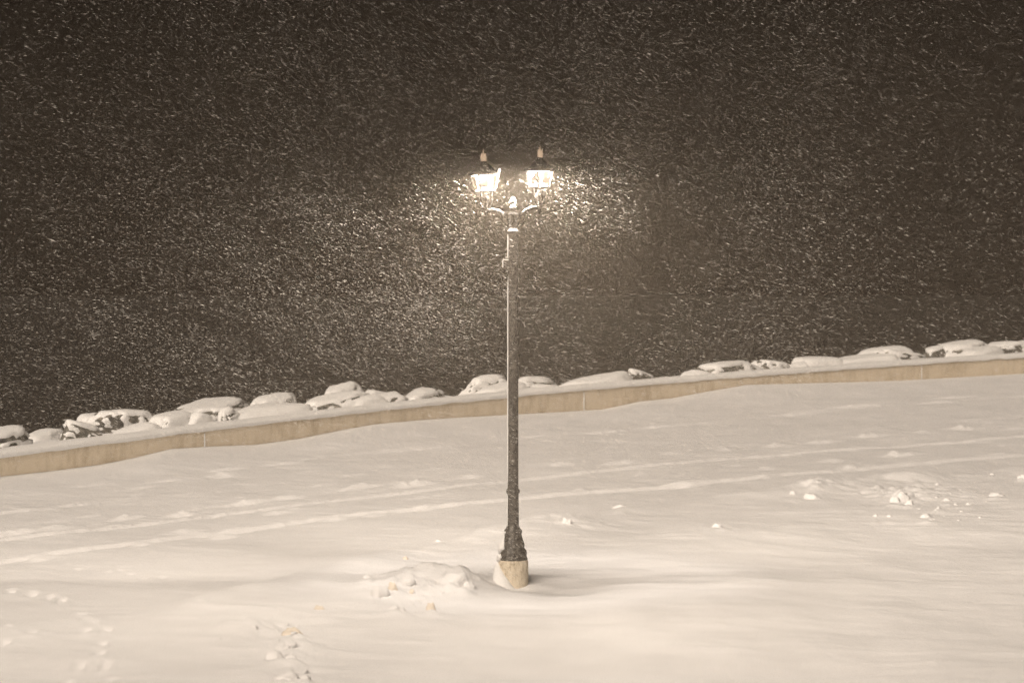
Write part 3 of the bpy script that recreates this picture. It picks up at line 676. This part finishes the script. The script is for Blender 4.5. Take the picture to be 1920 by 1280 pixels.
def lantern(px, ytip, yrim, ybot, ystem, tilt, seed, loose):
    cx, _ = L(px, yrim); cx -= CX
    ztip, zrim, zbot, zst = zz(ytip), zz(yrim), zz(ybot), zz(ystem)
    root = empty('lantern', (cx, 0, zbot)); root.parent = lamp; root.rotation_euler.y = tilt
    z = lambda v: v - zbot
    RT, RB = 0.198, 0.145
    rot = R(8 + seed * 14)
    # roof: flared hood with neck, closed inside
    mb = MB(); hr = z(zrim)
    mb.lathe([(RT + 0.006, hr - 0.012), (RT + 0.022, hr - 0.010), (RT + 0.020, hr + 0.014), (0.165, hr + 0.045), (0.12, hr + 0.085), (0.075, hr + 0.125), (0.045, hr + 0.150), (0.040, hr + 0.175)], n=24)
    # open underside (ring + inner hood)
    mb2 = MB()
    def ring(prof, n=24):
        vs = [(r_ * math.cos(2 * math.pi * i / n), r_ * math.sin(2 * math.pi * i / n), zz_) for r_, zz_ in prof for i in range(n)]
        fs = [(j * n + i, j * n + (i + 1) % n, (j + 1) * n + (i + 1) % n, (j + 1) * n + i) for j in range(len(prof) - 1) for i in range(n)]
        return vs, fs
    v_, f_ = ring([(RT - 0.012, hr - 0.012), (RT + 0.022, hr - 0.010), (RT + 0.020, hr + 0.014), (0.165, hr + 0.045), (0.12, hr + 0.085), (0.075, hr + 0.125), (0.045, hr + 0.150), (0.040, hr + 0.178), (0.001, hr + 0.180)])
    mb2.add(v_, f_)
    v_, f_ = ring([(RT - 0.012, hr - 0.012), (RT - 0.016, hr + 0.012), (0.15, hr + 0.035), (0.10, hr + 0.075), (0.001, hr + 0.080)])
    mb2.add(v_, f_)
    mb2.build('roof', M_DARK, root)
    # cap block and spike
    mb = MB(); zb0 = z(ztip) - 0.135; mb.box(-0.036, 0.036, -0.036, 0.036, hr + 0.176, zb0 + 0.075)
    mb.build('cap_block', M_CAPBLOCK, root, smooth=False)
    mb = MB(); mb.lathe([(0.011, zb0 + 0.075), (0.009, zb0 + 0.1), (0.003, z(ztip))], n=10); mb.build('spike', M_CAPBLOCK, root)
    # six posts
    for k in range(6):
        a = rot + k * math.pi / 3; c, s_ = math.cos(a), math.sin(a); mb = MB()
        w = 0.013; dth = 0.006
        vs = []
        for r_, z_ in ((RB, 0.0), (RT - 0.012, hr - 0.012)):
            for dr, dw in ((-dth, -w), (dth, -w), (dth, w), (-dth, w)):
                vs.append(((r_ + dr) * c - dw * s_, (r_ + dr) * s_ + dw * c, z_))
        mb.add(vs, [(3, 2, 1, 0), (4, 5, 6, 7), (0, 1, 5, 4), (1, 2, 6, 5), (2, 3, 7, 6), (3, 0, 4, 7)]); mb.build('post', M_DARK, root, smooth=False)
    for k in range(6):
        a0 = rot + k * math.pi / 3 + 0.06; a1 = rot + (k + 1) * math.pi / 3 - 0.06; r0, r1 = RB - 0.004, RT - 0.016
        vs = []
        for th in (0.0, 0.004):
            vs += [((r0 + th) * math.cos(a0), (r0 + th) * math.sin(a0), 0.002), ((r0 + th) * math.cos(a1), (r0 + th) * math.sin(a1), 0.002), ((r1 + th) * math.cos(a1), (r1 + th) * math.sin(a1), hr - 0.014), ((r1 + th) * math.cos(a0), (r1 + th) * math.sin(a0), hr - 0.014)]
        mesh_obj('glass_pane', vs, [(3, 2, 1, 0), (4, 5, 6, 7), (0, 1, 5, 4), (1, 2, 6, 5), (2, 3, 7, 6), (3, 0, 4, 7)], M_GLASS, root, smooth=False)
    # tray with a rim; centre disc added to keep lamplight off the neck
    mb = MB(); v_, f_ = ring([(RB - 0.002, -0.010), (RB + 0.010, -0.010), (RB + 0.010, 0.0), (RB - 0.002, 0.001), (RB - 0.002, -0.010)]); mb.add(v_, f_); mb.lathe([(0.03, -0.03), (0.066, -0.012), (0.066, -0.004), (0.02, 0.0)], n=24); mb.build('tray', M_DARK, root)
    mb = MB(); v_, f_ = ring([(RB - 0.006, 0.003), (RB - 0.025, 0.014), (0.10, 0.026), (0.06, 0.042), (0.002, 0.05)]); mb.add(v_, f_); mb.build('refractor', M_FROST, root)
    # lamp holder and lens in the hood
    mb = MB(); mb.lathe([(0.045, hr + 0.057), (0.055, hr + 0.06), (0.055, hr + 0.079)], n=20); mb.build('lamp_lens', M_BULB, root)
    # neck below with scroll cage
    mb = MB(); b0 = z(zst)
    mb.lathe([(0.022, b0), (0.04, b0 + 0.03), (0.03, b0 + 0.06), (0.028, b0 + 0.10), (0.055, b0 + 0.15), (0.06, b0 + 0.19), (0.035, -0.06), (0.03, -0.03), (0.012, 0.0)], n=20)
    mb.lathe([(0.008, b0 - 0.07), (0.022, b0 - 0.04), (0.026, b0)], n=14)
    mb.build('neck', M_DARK, root)
    for k in range(4):
        a = rot + R(20) + k * math.pi / 2; c, s_ = math.cos(a), math.sin(a); mb = MB()
        pp = [(0.03 * c, 0.03 * s_, b0 + 0.04), (0.075 * c, 0.075 * s_, b0 + 0.08), (0.10 * c, 0.10 * s_, b0 + 0.15), (0.10 * c, 0.10 * s_, -0.08), (0.115 * c, 0.115 * s_, -0.03)]
        p, _ = arm(pp, 0); mb.tube(p, 0.006, 8); mb.build('scroll', M_DARK, root)
    # snow on the hood
    if loose:
        a = R(-20); mb = MB()
        c, s_ = math.cos(a), math.sin(a); T = Vector((-s_, c, 0))
        b1 = Vector((0.155 * c, 0.155 * s_, 0.03)); t1 = Vector((0.205 * c, 0.205 * s_, hr + 0.012)); t2 = Vector((0.225 * c, 0.225 * s_, hr + 0.075))
        w0 = 0.035; outw = Vector((c, s_, 0)) * 0.004
        vs = []
        for off in (Vector((0, 0, 0)), outw):
            for cpt, w in ((b1, 0.02), (t1, 0.03), (t2, 0.05)): vs += [cpt - T * w + off, cpt + T * w + off]
        mb.add(vs, [(0, 1, 3, 2), (2, 3, 5, 4), (7, 6, 8, 9), (9, 8, 10, 11), (0, 2, 8, 6), (2, 4, 10, 8), (1, 7, 9, 3), (3, 9, 11, 5), (4, 5, 11, 10), (0, 6, 7, 1)])
        o = mb.build('loose_pane', M_TRAY, root, smooth=False); o['label'] = 'frosted strip slipped out at the upper right'
    # the light itself
    ld = bpy.data.lights.new('lantern_light', 'POINT'); ld.energy = LAMP_W; ld.shadow_soft_size = 0.04; ld.color = (1.0, 0.90, 0.79)
    # the lantern's optic throws more light outwards than straight down
    ld.use_nodes = True; t = ld.node_tree; em = t.nodes['Emission']
    tc = N(t, 'ShaderNodeTexCoord'); sx_ = N(t, 'ShaderNodeSeparateXYZ'); sq = N(t, 'ShaderNodeMath', operation='MULTIPLY'); ad = N(t, 'ShaderNodeMath', operation='ADD'); dv = N(t, 'ShaderNodeMath', operation='DIVIDE')
    t.links.new(tc.outputs['Normal'], sx_.inputs[0]); t.links.new(sx_.outputs[2], sq.inputs[0]); t.links.new(sx_.outputs[2], sq.inputs[1])
    t.links.new(sq.outputs[0], ad.inputs[0]); ad.inputs[1].default_value = 0.25; dv.inputs[0].default_value = 0.40
    t.links.new(ad.outputs[0], dv.inputs[1]); t.links.new(dv.outputs[0], em.inputs['Strength'])
    lo = bpy.data.objects.new('lantern_light', ld); COL.objects.link(lo); lo.parent = root; lo.location = (0, 0, hr + 0.01)
    return root
lantern(909.5, 280, 327, 358, 397, R(-2.5), 0, True)
lantern(1012, 273, 320, 350, 391, R(0.5), 1, False)

# ------------------------------------------------------------------ falling snow
def flakes(N_, C, size_lo, size_hi, fx):
    P = C
    n = len(P)
    # wind runs left to right and down, turning slightly from place to place
    sw = vnoise(P[:, 0] * 0.35 + 5, P[:, 2] * 0.35 + P[:, 1] * 0.05, 21)
    ang = R(-17) + R(8) * sw - R(9) * np.exp(-((P[:, 0] + 1.5) / 2.5) ** 2) + R(10) * sstep(3, 8, -P[:, 0]) + rng.normal(0, R(5), n)
    yaw = rng.normal(0, R(12), n)
    T = np.stack([np.cos(ang) * np.cos(yaw), np.cos(ang) * np.sin(yaw), np.sin(ang)], 1)
    A_ = rng.normal(size=(n, 3)); B = np.cross(T, A_); B /= np.linalg.norm(B, axis=1)[:, None]
    Nn = np.cross(T, B)
    L_ = rng.uniform(size_lo, size_hi, n) * np.exp(rng.normal(0, 0.25, n)); w = L_ * rng.uniform(0.07, 0.11, n)
    h = w * rng.uniform(0.2, 0.5, n)
    a = P - T * (L_ / 2)[:, None]; b_ = P + T * (L_ / 2)[:, None]
    c = P + B * (w / 2)[:, None] + Nn * h[:, None]; d = P - B * (w / 2)[:, None] + Nn * h[:, None] * 0.5
    V = np.stack([a, c, b_, d], 1).reshape(-1, 3)
    i = np.arange(n) * 4
    F = np.concatenate([np.stack([i, i + 1, i + 2], 1), np.stack([i, i + 2, i + 3], 1)], 0)
    return V, F
def keep_clumpy(P, amt):
    q = vnoise(P[:, 0] * 0.8 + P[:, 2] * 0.25, P[:, 2] * 1.5 + P[:, 1] * 0.2, 31) + 0.6 * vnoise(P[:, 0] * 2.1 + P[:, 2] * 0.7, P[:, 2] * 3.6 + P[:, 1] * 0.4, 32)
    return rng.uniform(0, 1, len(P)) < (1 - amt) + amt * (0.5 + 0.6 * q)
NA, NB = 400000, 150000
P1 = rng.normal(size=(NA, 3)) * np.array([6.5, 6.5, 4.0]) + np.array([0, 0, 3.6])
d = (rng.uniform(0, 1, NB) * (100 ** 3 - 20 ** 3) + 20 ** 3) ** (1 / 3.0)
d2 = rng.uniform(20, 62, NB); sel = rng.uniform(0, 1, NB) < 0.5; d = np.where(sel, d, d2)
P2 = np.stack([CAM.x + rng.uniform(-0.22, 0.22, NB) * d, CAM.y + d, CAM.z + rng.uniform(-0.19, 0.10, NB) * d], 1)
gust = lambda n, c, sg, sh: (lambda q: np.stack([q[:, 0] * sg[0], q[:, 1] * sg[1], q[:, 2] * sg[2] + sh * q[:, 0] * sg[0]], 1) + np.array(c))(rng.normal(size=(n, 3)))
G1 = gust(NA // 24, (-1.7, 0, 3.9), (1.5, 1.8, 1.1), -0.5); G2 = gust(NA // 200, (1.3, 0, 4.85), (1.0, 1.2, 0.5), -0.3); G3 = gust(NA // 330, (-1.5, 0, 5.1), (0.6, 1.0, 0.22), 0.2)
PP = np.concatenate([P1, P2, G1, G2, G3]); PP = PP[keep_clumpy(PP, 0.9)]
for lx, lz in ((L(909.5, 340)[0], L(909.5, 340)[1]), (L(1012, 333)[0], L(1012, 333)[1])):
    PP = PP[~((np.hypot(PP[:, 0] - lx, PP[:, 1]) < 0.34) & (np.abs(PP[:, 2] - lz) < 0.28))]
g0 = ground_z(PP[:, 0], PP[:, 1], False); PP = PP[(PP[:, 2] > np.maximum(g0, -1.9) + 0.05) & (PP[:, 1] > CAM.y + 9)]
Vf, Ff = flakes(len(PP), PP, 0.016, 0.036, 0)
tag(fast_mesh('falling_snow', Vf, Ff, M_FLAKE, smooth=False), kind='stuff')

# ------------------------------------------------------------------ haze: the snow-filled air
M_HAZE = bpy.data.materials.new('snowy_air'); M_HAZE.use_nodes = True; t = M_HAZE.node_tree; t.nodes.clear()
o_ = N(t, 'ShaderNodeOutputMaterial'); pv = N(t, 'ShaderNodeVolumePrincipled')
pv.inputs['Color'].default_value = (0.95, 0.82, 0.68, 1); pv.inputs['Density'].default_value = HAZE; pv.inputs['Anisotropy'].default_value = 0.8
t.links.new(pv.outputs[0], o_.inputs['Volume'])
mb = MB(); mb.box(-190, 190, -110, 190, -6.5, 13)
tag(mb.build('haze', M_HAZE, smooth=False), kind='stuff')
print('flakes', len(PP), 'ground', len(V))
